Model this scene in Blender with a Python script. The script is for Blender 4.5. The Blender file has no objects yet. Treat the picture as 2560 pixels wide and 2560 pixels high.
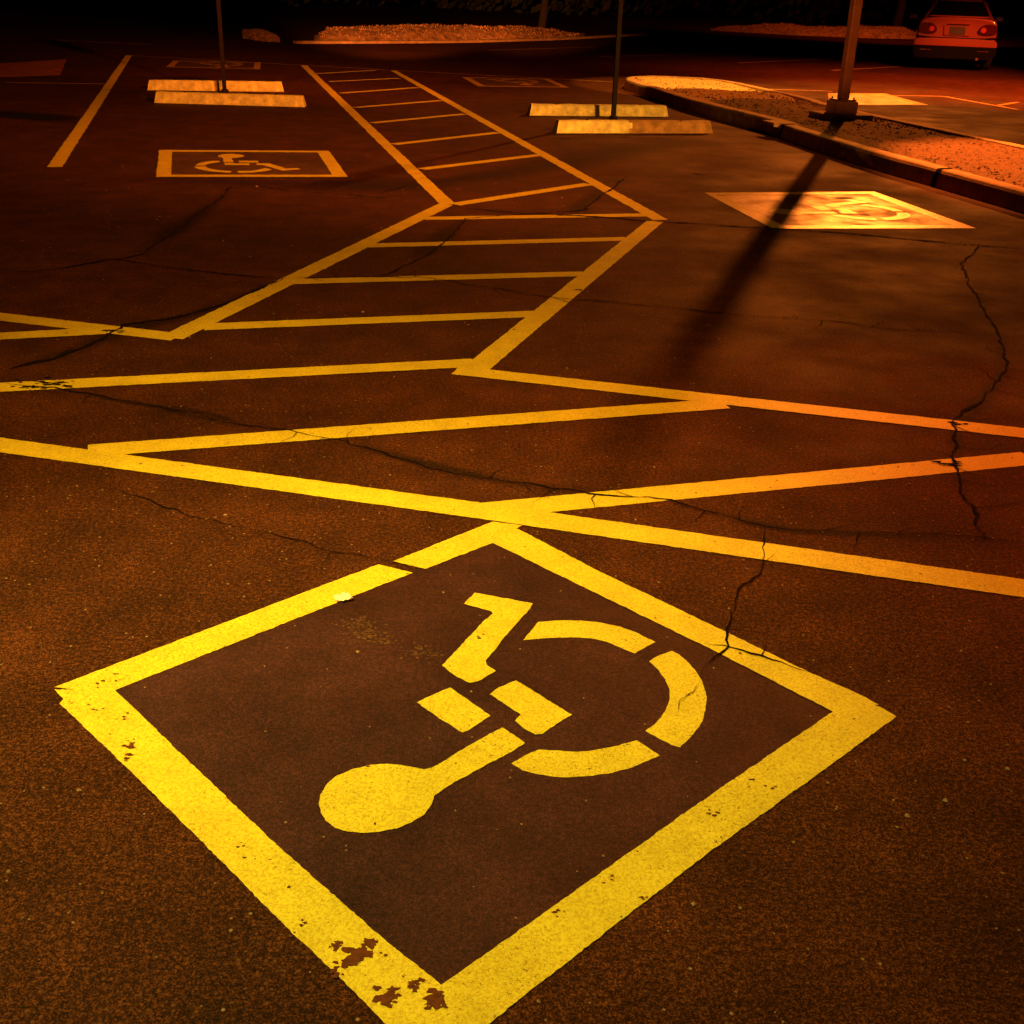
import bpy, bmesh, math, random
from mathutils import Vector, Matrix, noise as mnoise
random.seed(7)
S = bpy.context.scene
C = S.collection
R = math.radians

# ------------------------------------------------------------------ camera
CAM_H, FPX, PITCH, ROLL = 1.45, 2865.0, R(24.7), R(1.83)
fw = Vector((0, math.cos(PITCH), -math.sin(PITCH)))
_r0 = Vector((1, 0, 0)); _u0 = _r0.cross(fw)
rt = _r0*math.cos(ROLL)+_u0*math.sin(ROLL)
up = -_r0*math.sin(ROLL)+_u0*math.cos(ROLL)
cd = bpy.data.cameras.new('camera'); cam = bpy.data.objects.new('camera', cd); C.objects.link(cam)
cam.matrix_world = Matrix(((rt.x, up.x, -fw.x, 0), (rt.y, up.y, -fw.y, 0), (rt.z, up.z, -fw.z, CAM_H), (0, 0, 0, 1)))
cd.sensor_width = 36; cd.lens = 36*FPX/2560; cd.clip_start = 0.05; cd.clip_end = 1500
S.camera = cam

# surveyed points: photo measurement -> place on the lot (height z) or at forward distance Y
def ray(p): return fw*FPX + rt*(p[0]-1280) + up*(1280-p[1])
def G(p, z=0.0):
    d = ray(p); k = (z-CAM_H)/d.z
    return Vector((d.x*k, d.y*k, z))
def H(p, Y):
    d = ray(p); k = Y/d.y
    return Vector((d.x*k, Y, CAM_H+d.z*k))
def win(ox, oy, s): return lambda x, y: (ox+x*s, oy+y*s)
W1 = win(0, 0, .4658); W2 = win(800, 0, .4658); W3 = win(1660, 0, .4658)
W5 = win(0, 400, .6625); W6 = win(1280, 400, .6625)
WA = win(0, 900, .6625); WB = win(1280, 900, .6625); WC = win(0, 1700, .6625); WD = win(1280, 1700, .6625)
WP = win(780, 1450, .34153); WQ = win(1200, 1450, .31056); WF = win(0, 0, 1.3251)
WK = win(1300, 150, .41408); WL = win(1900, 100, .34161)

# ------------------------------------------------------------------ materials
def mat(name):
    m = bpy.data.materials.new(name); m.use_nodes = True
    nt = m.node_tree; b = nt.nodes['Principled BSDF']
    return m, nt, b
def N(nt, t, **k):
    n = nt.nodes.new(t)
    for a, v in k.items():
        if a.startswith('_'): n.inputs[a[1:].replace('_', ' ')].default_value = v
        else: setattr(n, a, v)
    return n
def noise(nt, co, scale, detail=3, rough=.6):
    n = N(nt, 'ShaderNodeTexNoise'); n.inputs['Scale'].default_value = scale
    n.inputs['Detail'].default_value = detail; n.inputs['Roughness'].default_value = rough
    nt.links.new(co, n.inputs['Vector']); return n.outputs['Fac']
def ramp(nt, fac, stops, interp='LINEAR'):
    r = N(nt, 'ShaderNodeValToRGB'); cr = r.color_ramp; cr.interpolation = interp
    while len(cr.elements) < len(stops): cr.elements.new(.5)
    for e, (p, c) in zip(cr.elements, stops):
        e.position = p; e.color = (*c, 1) if len(c) == 3 else c
    nt.links.new(fac, r.inputs['Fac']); return r.outputs['Color']
def g3(v): return (v, v, v)
def mix(nt, f, a, b, mode='MIX'):
    n = N(nt, 'ShaderNodeMix', data_type='RGBA', blend_type=mode)
    for s, v in ((0, f), (6, a), (7, b)):
        if isinstance(v, (int, float)): n.inputs[s].default_value = v
        elif isinstance(v, tuple): n.inputs[s].default_value = (*v, 1)
        else: nt.links.new(v, n.inputs[s])
    return n.outputs[2]
def bump(nt, b, h, strength, dist):
    n = N(nt, 'ShaderNodeBump'); n.inputs['Strength'].default_value = strength; n.inputs['Distance'].default_value = dist
    nt.links.new(h, n.inputs['Height']); nt.links.new(n.outputs[0], b.inputs['Normal'])
def setc(nt, b, c):
    if isinstance(c, tuple): b.inputs['Base Color'].default_value = (*c, 1)
    else: nt.links.new(c, b.inputs['Base Color'])

def asphalt_color(nt, co, a, bcol, c):
    big = noise(nt, co, .45, 4, .55)
    f1 = noise(nt, co, 240, 2, .9); f2 = noise(nt, co, 90, 3, .8)
    fine = mix(nt, .42, f1, f2)
    base = ramp(nt, fine, [(.36, a), (.49, bcol), (.60, c)])
    tint = ramp(nt, big, [(.3, g3(.72)), (.7, g3(1.25))])
    col = mix(nt, 1.0, base, tint, 'MULTIPLY')
    mid = noise(nt, co, 3.7, 5, .7)
    col = mix(nt, 1.0, col, ramp(nt, mid, [(.32, g3(.62)), (.5, g3(1.0)), (.68, g3(1.45))]), 'MULTIPLY')
    pale = ramp(nt, noise(nt, co, 15, 4, .75), [(.60, g3(1)), (.74, g3(1.9))])
    col = mix(nt, 1.0, col, pale, 'MULTIPLY')
    v = N(nt, 'ShaderNodeTexVoronoi'); v.inputs['Scale'].default_value = 38
    nt.links.new(co, v.inputs['Vector'])
    dots = ramp(nt, v.outputs['Distance'], [(.07, g3(1)), (.15, g3(0))])
    sep = N(nt, 'ShaderNodeSeparateColor'); nt.links.new(v.outputs['Color'], sep.inputs[0])
    pick = ramp(nt, sep.outputs[0], [(.80, g3(0)), (.84, g3(1))])
    w = N(nt, 'ShaderNodeTexVoronoi'); w.inputs['Scale'].default_value = 105
    nt.links.new(co, w.inputs['Vector']); sw = N(nt, 'ShaderNodeSeparateColor'); nt.links.new(w.outputs['Color'], sw.inputs[0])
    st = mix(nt, 1.0, ramp(nt, w.outputs['Distance'], [(.28, g3(1)), (.42, g3(0))]), ramp(nt, sw.outputs[1], [(.70, g3(0)), (.95, g3(.75))]), 'MULTIPLY')
    col = mix(nt, st, col, (.15, .052, .018))
    m = mix(nt, 1.0, dots, pick, 'MULTIPLY')
    return mix(nt, m, col, (.30, .19, .10)), fine

def M_asphalt(name, a, b_, c, rough=(.5, .75), strength=.55, spec=.35):
    m, nt, b = mat(name)
    co = N(nt, 'ShaderNodeTexCoord').outputs['Object']
    col, fine = asphalt_color(nt, co, a, b_, c)
    setc(nt, b, col)
    h = noise(nt, co, 95, 4, .7)
    bump(nt, b, h, strength, .006)
    r = ramp(nt, noise(nt, co, 1.3, 4, .6), [(.35, g3(rough[0])), (.65, g3(rough[1]))])
    nt.links.new(r, b.inputs['Roughness']); b.inputs['Specular IOR Level'].default_value = spec
    return m
asphalt = M_asphalt('asphalt', (.005, .0011, .0004), (.030, .0072, .0022), (.165, .048, .015), rough=(.68, .88), spec=.13, strength=.4)
old_asphalt = M_asphalt('worn asphalt', (.05, .022, .011), (.09, .037, .018), (.16, .07, .035))
def M_paint(name, c1, c2, under=(.10, .035, .016), rough=.5, pit=.70, spec=.4, scale=1.0):
    m, nt, b = mat(name)
    co = N(nt, 'ShaderNodeTexCoord').outputs['Object']
    n1 = noise(nt, co, 170*scale, 3, .85); n2 = noise(nt, co, 7, 4, .65)
    col = ramp(nt, n1, [(.38, c2), (.56, c1)])
    col = mix(nt, 1., col, ramp(nt, n2, [(.3, g3(.84)), (.65, g3(1.05))]), 'MULTIPLY')
    pits = ramp(nt, noise(nt, co, 150*scale, 3, .85), [(pit-.08, g3(0)), (pit-.01, g3(1))])
    wearz = ramp(nt, noise(nt, co, 2.6, 3, .6), [(.36, g3(.12)), (.60, g3(1))])
    pits = mix(nt, 1., pits, wearz, 'MULTIPLY')
    big = ramp(nt, noise(nt, co, 26, 4, .7), [(.672, g3(0)), (.685, g3(1))])
    f = mix(nt, 1., pits, big, 'LIGHTEN')
    setc(nt, b, mix(nt, f, col, under))
    bump(nt, b, noise(nt, co, 110, 3, .7), .35, .004)
    b.inputs['Roughness'].default_value = rough; b.inputs['Specular IOR Level'].default_value = spec
    return m
paint = M_paint('yellow road paint', (.86, .71, .05), (.64, .44, .025), spec=.2, pit=.67)
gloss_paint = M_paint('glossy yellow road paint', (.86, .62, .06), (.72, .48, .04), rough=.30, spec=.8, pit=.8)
thin_paint = M_paint('thin worn road paint', (.66, .40, .05), (.40, .2, .03), rough=.55, pit=.6)
def M_field(name, c, rough_lo, rough_hi, spec):
    m, nt, b = mat(name)
    co = N(nt, 'ShaderNodeTexCoord').outputs['Object']
    d = tuple(x*.42 for x in c); l = tuple(x*2.3 for x in c)
    fine = mix(nt, .4, noise(nt, co, 240, 2, .9), noise(nt, co, 90, 3, .8))
    col = ramp(nt, fine, [(.36, d), (.49, c), (.61, l)])
    col = mix(nt, 1., col, ramp(nt, noise(nt, co, 3.4, 6, .75), [(.32, g3(.6)), (.5, g3(1)), (.68, g3(1.5))]), 'MULTIPLY')
    setc(nt, b, col)
    bump(nt, b, noise(nt, co, 100, 3, .7), .35, .004)
    r = ramp(nt, noise(nt, co, 3.1, 5, .6), [(.36, g3(rough_lo)), (.6, g3(rough_hi))])
    nt.links.new(r, b.inputs['Roughness']); b.inputs['Specular IOR Level'].default_value = spec
    return m
field_near = M_field('faded blue stencil ground', (.040, .0115, .0125), .6, .75, .2)
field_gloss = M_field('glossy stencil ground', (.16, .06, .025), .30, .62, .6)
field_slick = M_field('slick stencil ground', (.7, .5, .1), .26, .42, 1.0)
def M_simple(name, c, rough=.6, metal=0, spec=.5, vary=.25, scale=20, bmp=.0, bs=60, coat=0):
    m, nt, b = mat(name)
    co = N(nt, 'ShaderNodeTexCoord').outputs['Object']
    n = noise(nt, co, scale, 5, .65)
    setc(nt, b, ramp(nt, n, [(.3, tuple(x*(1-vary) for x in c)), (.7, tuple(min(1, x*(1+vary)) for x in c))]))
    b.inputs['Roughness'].default_value = rough; b.inputs['Metallic'].default_value = metal
    b.inputs['Specular IOR Level'].default_value = spec; b.inputs['Coat Weight'].default_value = coat
    b.inputs['Coat Roughness'].default_value = .04
    if bmp: bump(nt, b, noise(nt, co, bs, 4, .7), bmp, .01)
    return m
crack_m = M_simple('crack', (.006, .003, .002), .95, spec=.1)
stop_m = M_simple('painted concrete', (.74, .64, .24), .75, vary=.4, scale=13, bmp=.5, bs=50)
kerb_m = M_simple('kerb concrete', (.42, .25, .13), .8, vary=.4, scale=6, bmp=.5, bs=35)
base_m = M_simple('footing concrete', (.34, .25, .17), .85, vary=.2, scale=12, bmp=.3)
pole_m = M_simple('dull painted steel', (.24, .14, .09), .45, metal=.3, vary=.35, scale=5)
post_m = M_simple('dark steel', (.018, .010, .007), .7, metal=.2, spec=.15)
paper_m = M_simple('white paper', (.88, .86, .78), .7, vary=.06, bmp=.2)
grav_m = M_simple('island gravel', (.15, .07, .03), .95, vary=.75, scale=26, bmp=.9, bs=24)
pale_grav_m = M_simple('pale island gravel', (.62, .37, .14), .95, vary=.4, scale=34, bmp=.8, bs=26)
peb_m = M_simple('pebble', (.24, .13, .06), .8, vary=.5, scale=9)
grass_m = M_simple('dry grass', (.48, .26, .13), .95, vary=.7, scale=5, bmp=.9, bs=9)
bark_m = M_simple('bark', (.03, .02, .013), .9, vary=.4, scale=14, bmp=.6)
leaf_m = M_simple('leaf', (.05, .06, .02), .7, vary=.5, scale=3)
car_m = M_simple('pale red car paint', (.42, .08, .04), .3, metal=.15, vary=.03, coat=1)
dark_car_m = M_simple('black car paint', (.012, .01, .01), .25, vary=.03, coat=1)
glass_m = M_simple('car glass', (.01, .008, .008), .06, spec=.8, vary=.05)
rubber_m = M_simple('rubber', (.012, .01, .01), .85)
black_m = M_simple('black trim', (.006, .005, .005), .7, spec=.08)
rim_m = M_simple('alloy', (.4, .38, .36), .3, metal=.8)
lens_m = M_simple('dark red lens', (.09, .006, .004), .12, spec=.8, vary=.1)
red_m = M_simple('red lens', (.7, .05, .03), .2, spec=.8, vary=.1)
chrome_m = M_simple('chrome', (.8, .78, .75), .08, metal=1, vary=.02)
plate_m = M_simple('number plate', (.07, .05, .04), .5)
sign_m = M_simple('sign sheet', (.12, .12, .13), .5)

# ------------------------------------------------------------------ object helpers
def link(name, bm, m, parent=None, smooth=False):
    me = bpy.data.meshes.new(name); bm.to_mesh(me); bm.free()
    if smooth:
        for p in me.polygons: p.use_smooth = True
    if m: me.materials.append(m)
    o = bpy.data.objects.new(name, me); C.objects.link(o)
    if parent: o.parent = parent
    return o
def tag(o, label=None, cat=None, group=None, kind=None):
    for k, v in (('label', label), ('category', cat), ('group', group), ('kind', kind)):
        if v: o[k] = v
    return o
def thing(name, loc, label, cat, group=None, rz=0):
    o = bpy.data.objects.new(name, None); C.objects.link(o); o.empty_display_size = .2
    o.location = loc; o.rotation_euler = (0, 0, rz)
    return tag(o, label, cat, group)

ZL = [0]
def nextz(base):                      # every sheet a fraction of a millimetre apart
    ZL[0] = (ZL[0]+1) % 24
    return base - .0030 + ZL[0]*.00006
def jag(pts, step, amp, closed=True):
    out = []; n = len(pts)
    for i in range(n if closed else n-1):
        a, b = pts[i], pts[(i+1) % n]; L = (b-a).length
        k = max(1, int(L/step))
        nx = Vector((-(b-a).y, (b-a).x)).normalized() if L > 1e-6 else Vector((0, 0))
        for j in range(k):
            p = a.lerp(b, j/k)
            d = 0 if j == 0 else amp*(mnoise.noise(Vector((p.x*22, p.y*22, 3.1)))*1.1 + random.uniform(-.8, .8))
            out.append(p+nx*d)
    return out
def sheet(bm, pts, z, off=Vector((0, 0)), rough=True):
    """flat irregular-edged polygon of paint; pts are 2D lot coordinates"""
    dist = max(1.5, sum((p.length for p in pts))/len(pts))
    P = jag(pts, .0035*dist+.002, .0007+.00028*dist) if rough else pts
    vs = [bm.verts.new((p.x-off.x, p.y-off.y, z)) for p in P]
    e = [bm.edges.new((vs[i], vs[(i+1) % len(vs)])) for i in range(len(vs))]
    f = bm.faces.new(vs); f.normal_update()
    if f.normal.z < 0: f.normal_flip()
    bmesh.ops.triangulate(bm, faces=[f])
def v2(p): return Vector((p[0], p[1]))
def g2(p): return v2(G(p))
def bar(a, b, w, ext=0.0):
    d = (b-a).normalized(); n = Vector((-d.y, d.x))*w/2
    a = a-d*ext; b = b+d*ext
    return [a-n, b-n, b+n, a+n]

# ------------------------------------------------------------------ ground
bm = bmesh.new()
bmesh.ops.create_grid(bm, x_segments=20, y_segments=20, size=400)
o = link('parking_lot_asphalt', bm, asphalt); tag(o, kind='structure')

# ------------------------------------------------------------------ painted lines
LW = .112
def line_part(name, pa, pb, parent, off, w=LW, m=None, ext=0):
    bm = bmesh.new(); a, b = g2(pa), g2(pb)
    sheet(bm, bar(a, b, w, ext), nextz(.004), off)
    return link(name, bm, m or paint, parent)
def marking(name, label, cat, borders, stripes, origin, m=None, w=LW):
    O = g2(origin); t = thing(name, (O.x, O.y, 0), label, cat)
    for pa, pb in borders: line_part('border_line', pa, pb, t, O, w, m, .02)
    for pa, pb in stripes: line_part('stripe', pa, pb, t, O, w, m)
    return t
marking('hatched_walkway', 'far yellow hatched walkway like a ladder, running back between the pairs of wheel stops', 'road marking',
        [(W1(1632, 352), W5(1688, 166)), (W2(395, 380), W6(556, 224))],
        [(W1(1690, 396), W2(300, 377)), (W2(50, 438), W2(428, 420)), (W2(110, 500), W2(526, 470)), (W2(188, 577), W2(650, 540)), (W2(280, 660), W2(776, 612)),
         (W2(395, 775), W2(955, 712)), (W2(545, 908), W2(1180, 832)), (W5(1715, 168), W6(290, 91))], (1180, 400))
marking('hatched_walkway', 'middle yellow hatched walkway slanting down to the left with five stripes between bent borders', 'road marking',
        [(W5(1678, 170), W5(655, 668)), (W5(655, 668), W5(-130, 577)), (W6(540, 232), WF(893, 700))],
        [(W5(1600, 221), W6(505, 208)), (W5(1385, 324), W6(435, 298)), (W5(1075, 461), W6(275, 430)), (W5(770, 631), W6(125, 580)),
         (W5(-130, 866), W5(1790, 766)), (W5(-130, 673), W5(400, 645))], (900, 800))
marking('zigzag_crossing_marking', 'nearest yellow crossing of long zigzag lines just beyond the big wheelchair symbol', 'road marking',
        [(WF(868, 700), WB(1960, 280)), (WA(-160, 300), WA(1860, 577)), (WA(1860, 577), WB(1960, 868))],
        [(WA(330, 345), WB(800, 166)), (WA(1800, 571), WB(1960, 370))], (1280, 1150))
def single(name, label, pa, pb, w=LW, m=None):
    bm = bmesh.new(); a, b = g2(pa), g2(pb); c = (a+b)/2
    sheet(bm, bar(a, b, w), nextz(.004), c)
    o = link(name, bm, m or paint); o.location = (c.x, c.y, 0); return tag(o, label, 'road marking')
single('stall_line', 'thick orange-yellow stall line leaning right, left of the pair of wheel stops on the left', W1(692, 297), W1(293, 897), LW*1.05)
single('stall_line', 'thin pale line meeting the thick stall line from the left edge', W1(30, 443), W1(560, 450), .09, thin_paint)
single('stall_line', 'faint long line closing the far ends of the stalls across the left half', W1(700, 298), W2(370, 376), .06, thin_paint)
single('stall_line', 'faint long line behind the far worn wheelchair square, ending at the kerb island', W2(395, 378), W2(1600, 441), .06, thin_paint)
single('stall_line', 'thin line touching the left side of the bright square behind the island', W3(430, 474), W3(905, 490), .08, thin_paint)
single('stall_line', 'thin reddish line from the bright square towards the right edge', W3(1000, 508), W3(1500, 517), .08, thin_paint)
single('stall_line', 'thin reddish line bending down at the right edge behind the island', W3(1500, 517), W3(1900, 588), .09, thin_paint)
single('stall_line', 'short branch line forking off at the far right edge', W3(1780, 568), W3(1900, 548), .08, thin_paint)
single('stall_line', 'thin line running up to the left wheel of the reddish car', W3(900, 378), W3(1400, 350), .12, thin_paint)
single('stall_line', 'thin distant line ending left of the lamp pole', W3(400, 338), W3(900, 315), .10, thin_paint)
single('stall_line', 'farthest faint line above the left end of the kerb island', W2(1500, 305), W3(450, 281), .10, thin_paint)
single('stall_line', 'very faint distant line below the low mound in the middle', W2(900, 270), W2(1480, 252), .10, thin_paint)
single('stall_line', 'faint distant line at upper left, the nearer of two', W1(300, 214), W1(820, 240), .14, thin_paint)
single('stall_line', 'faint distant line at upper left, the farther of two', W1(290, 114), W1(700, 119), .2, thin_paint)

# ------------------------------------------------------------------ wheelchair squares
quad_near = [WA(435, 1247), WA(1860, 692), WD(1210, 122), WC(1665, 1155)]
NL, NT, NR, NB = [g2(p) for p in quad_near]
sym_px = {
 'symbol_head': [WP(820,1393),WP(760,1380),WP(640,1358),WP(540,1352),WP(420,1360),WP(310,1385),WP(255,1408),WP(170,1445),WP(100,1510),WP(60,1580),WP(50,1640),WP(65,1710),WP(100,1770),WP(170,1820),WP(260,1848),WP(380,1858),WP(490,1850),WP(620,1825),WP(730,1780),WP(820,1725),WP(860,1670),WP(885,1620),WP(895,1585),WP(970,1530),WP(1100,1455),WP(1300,1345),WP(1464,1262),WQ(365,1318),WQ(270,1250),WQ(180,1193),WP(1300,1130),WP(1200,1190),WP(1060,1270),WP(950,1340),WP(870,1380)],
 'symbol_arm': [WP(1010,792),WP(1310,1000),WP(1230,1050),WP(1140,1108),WP(1100,1122),WP(950,1030),WP(766,902),WP(830,868)],
 'symbol_seat': [WQ(290,815),WQ(740,1090),WQ(640,1150),WQ(500,1245),WQ(445,1250),WQ(360,1205),WQ(282,1140),WQ(328,1088),WQ(200,1005),WQ(78,925),WQ(150,870)],
 'symbol_leg': [WP(1190,98),WQ(0,115),WQ(425,195),WQ(400,240),WQ(310,340),WQ(200,460),WQ(110,580),WQ(45,655),WQ(55,690),WQ(128,738),WP(1220,745),WP(1150,758),WP(1060,715),WP(950,630),WP(1010,570),WP(1140,430),WP(1250,310),WP(1325,250),WP(1305,232),WP(1240,215),WP(1112,180)],
 'wheel_arc': [WQ(470,338),WQ(640,328),WQ(800,328),WQ(970,345),WQ(1130,378),WQ(1280,435),WQ(1412,502),WQ(1330,545),WQ(1247,593),WQ(1150,555),WQ(1020,500),WQ(900,472),WQ(760,465),WQ(600,468),WQ(470,475),WQ(348,487),WQ(400,425)],
 'wheel_arc.a': [WQ(1545,573),WQ(1600,600),WQ(1680,670),WQ(1740,740),WQ(1790,820),WQ(1815,900),WQ(1825,960),WQ(1815,1050),WQ(1790,1140),WQ(1720,1240),WQ(1610,1350),WQ(1540,1330),WQ(1440,1280),WQ(1330,1217),WQ(1420,1150),WQ(1490,1060),WQ(1525,970),WQ(1525,880),WQ(1490,800),WQ(1430,720),WQ(1360,657),WQ(1450,605)],
 'wheel_arc.b': [WQ(1262,1293),WQ(1320,1330),WQ(1445,1417),WQ(1350,1460),WQ(1200,1520),WQ(1040,1560),WQ(870,1580),WQ(640,1590),WQ(480,1570),WQ(340,1535),WQ(252,1480),WQ(350,1420),WQ(470,1368),WQ(600,1375),WQ(750,1385),WQ(900,1375),WQ(1050,1350),WQ(1180,1315)]}
sym_w = {k: [g2(p) for p in v] for k, v in sym_px.items()}
eu = (NT-NR); ev = (NB-NR)
def uv(p):
    d = p-NR; det = eu.x*ev.y-eu.y*ev.x
    return ((d.x*ev.y-d.y*ev.x)/det, (eu.x*d.y-eu.y*d.x)/det)
sym_uv = {k: [uv(p) for p in v] for k, v in sym_w.items()}

O = (NL+NR+NT+NB)/4
near = thing('accessible_parking_marking', (O.x, O.y, 0), 'largest bright yellow wheelchair symbol in a yellow bordered square in the foreground', 'road marking')
bm = bmesh.new(); sheet(bm, [NL.lerp(O, -.03), NT.lerp(O, -.03), NR.lerp(O, -.03), NB.lerp(O, -.03)], .0005, O)
link('painted_ground', bm, field_near, near)
outB = NB+Vector((0, -.160)); 
brd = [
 [WA(205,1237), WA(660,1065), WA(1100,897), WA(1428,773), WA(1558,805), WA(1100,985), WA(500,1222), WA(400,1262)],
 [WA(1480,763), WA(1858,612), WB(40,625), WA(1860,692), WA(1605,790)],
 [WA(1830,640), WB(25,640), WB(300,785), WB(820,1035), WB(1120,1180), WD(1300,52), WD(1385,95), WD(1215,124), WB(760,1098), WA(1860,692)]]
def px2(ps): return [g2(p) for p in ps]
tailBL = px2([WC(205,38), WC(240,75), WC(225,90), WC(480,335), WC(740,590), WC(1050,905), WC(1245,1090), WC(1285,1130), WC(1390,1235)])
bl = tailBL+[outB]+px2([WC(1740,1190), WC(1665,1155), WC(1400,940), WC(1050,630), WC(740,335), WC(435,40)])
br = [outB]+px2([WD(0,1230), WD(740,655), WD(1200,325), WD(1450,140), WD(1390,105), WD(1270,60), WD(1210,122), WD(700,470), WD(0,968), WC(1665,1155)])
for poly in brd+[None, None][:0]:
    bm = bmesh.new(); sheet(bm, px2(poly), nextz(.004), O); link('border_line', bm, paint, near)
for poly in (bl, br):
    bm = bmesh.new(); sheet(bm, poly, nextz(.004), O); link('border_line', bm, paint, near)
for k, ps in sym_w.items():
    bm = bmesh.new(); sheet(bm, ps, nextz(.004), O); link(k.split('.')[0], bm, paint, near)
# paint chipped away down to the asphalt
def blob(bm, c, r, z, off, squash=1.0, n=None):
    n = n or random.randint(7, 13); a0 = random.random()*7
    ps = []
    for i in range(n):
        a = a0+i*2*math.pi/n; rr = r*random.uniform(.35, 1.25)
        ps.append((c.x-off.x+rr*math.cos(a), c.y-off.y+rr*squash*math.sin(a), z))
    c0 = bm.verts.new((c.x-off.x, c.y-off.y, z)); vs = [bm.verts.new(p) for p in ps]
    for i in range(n): bm.faces.new((c0, vs[i], vs[(i+1) % n]))
bm = bmesh.new(); zz = .0029
def chips(cl, n, spread, rmin, rmax):
    global zz
    c = g2(cl)
    for i in range(n):
        p = c+Vector((random.gauss(0, spread), random.gauss(0, spread))); zz += .000004
        blob(bm, p, random.uniform(rmin, rmax), zz, O, .7)
for q in (WC(1380,1005), WC(1335,1060), WC(1400,1000), WC(1270,1005)): chips(q, 9, .006, .003, .009)
for q in (WC(1360,1030), WC(1330,1065), WC(1455,1205), WC(1640,1210)): chips(q, 7, .009, .006, .014)
for q in (WC(1440,1195), WC(1460,1215), WC(1490,1190), WC(1660,1205), WC(1570,1155)): chips(q, 8, .007, .003, .009)
chips(WC(1270,1105), 8, .008, .002, .007)
for q in (WC(470,260), WC(490,235), WC(495,295)): chips(q, 5, .008, .002, .007)
for q in (WC(350,105), WC(380,15), WC(420,10), WC(465,140)): chips(q, 4, .01, .002, .006)
for q in (WD(480,815), WD(890,392), WD(760,510), WD(980,400), WD(350,760), WD(170,885), WP(1235,432), WC(1130,945), WC(1430,1045)): chips(q, 4, .009, .0015, .006)
link('chipped_paint_patch', bm, M_simple('bare asphalt under chips', (.13, .035, .013), .9, spec=.2, vary=.4, scale=120), near)
bm = bmesh.new()
for q, n, s in ((WP(330,330), 90, .022), (WP(420,400), 90, .022), (WP(540,450), 30, .012), (WP(800,530), 60, .022)):
    c = g2(q)
    for i in range(n):
        zz += .000003
        blob(bm, c+Vector((random.gauss(0, s), random.gauss(0, s))), random.uniform(.0015, .006), zz-.0021, O, .8, 6)
link('worn_ground_patch', bm, M_simple('scuffed ground', (.125, .055, .028), .9, spec=.2, vary=.6, scale=150), near)

def stencil(label, corners, field, order, m=None, sym=True, w=LW, bm_m=None, mirror=False):
    """corners TL,TR,BR,BL of the outer square; order = (uv origin, +u, +v) as corner indices"""
    q = [g2(c) for c in corners]; O = (q[0]+q[1]+q[2]+q[3])/4
    t = thing('accessible_parking_marking', (O.x, O.y, 0), label, 'road marking')
    bm = bmesh.new(); sheet(bm, q, .0005, O); link('painted_ground', bm, field, t)
    for i in range(4):
        a, b = q[i], q[(i+1) % 4]; d = (b-a).normalized(); n = Vector((-d.y, d.x)); s = 1 if n.dot(O-a) > 0 else -1
        bm = bmesh.new(); sheet(bm, bar(a+n*s*w/2, b+n*s*w/2, w), nextz(.004), O); link('border_line', bm, m or paint, t)
    if sym:
        o0, ou, ov = [q[i] for i in order]; inset = .09
        o_ = o0.lerp(O, inset*2); u_ = (ou-o0)*(1-2*inset); v_ = (ov-o0)*(1-2*inset)
        bm = bmesh.new()
        for k, ps in sym_uv.items():
            sheet(bm, [o_+u_*a+v_*b for a, b in ps], nextz(.004), O)
        link('wheelchair_symbol', bm, m or paint, t)
    return t
field_dark = M_asphalt('stencil ground', (.045, .018, .012), (.075, .03, .02), (.13, .06, .04))
stencil('wheelchair symbol in a bordered square in front of the left pair of wheel stops', [W1(855,805), W1(1765,810), W1(1867,950), W1(838,950)], field_dark, (3, 2, 0))
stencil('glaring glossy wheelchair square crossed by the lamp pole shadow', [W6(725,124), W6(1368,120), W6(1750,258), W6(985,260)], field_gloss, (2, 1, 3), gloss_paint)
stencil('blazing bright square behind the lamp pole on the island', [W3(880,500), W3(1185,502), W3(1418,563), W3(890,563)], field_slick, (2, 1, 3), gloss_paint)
stencil('small worn far wheelchair square right of the far hatched walkway', [W2(762,414), W2(1228,424), W2(1338,470), W2(850,464)], field_dark, (1, 0, 2), thin_paint)
stencil('dim far wheelchair square behind the left pair of wheel stops', [W1(930,325), W1(1400,335), W1(1395,372), W1(893,360)], field_dark, (1, 0, 2), thin_paint)
bm = bmesh.new(); sheet(bm, px2([W1(-60,345), W1(357,318), W1(322,404), W1(-60,416)]), .0006)  # red glow on the ground put into the patch's own colour
o = link('red_glow_patch', bm, M_field('painted red glow', (.3, .08, .03), .4, .7, .5)); tag(o, 'reddish rectangle of painted-in glow at the far left edge', 'road marking')

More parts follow.
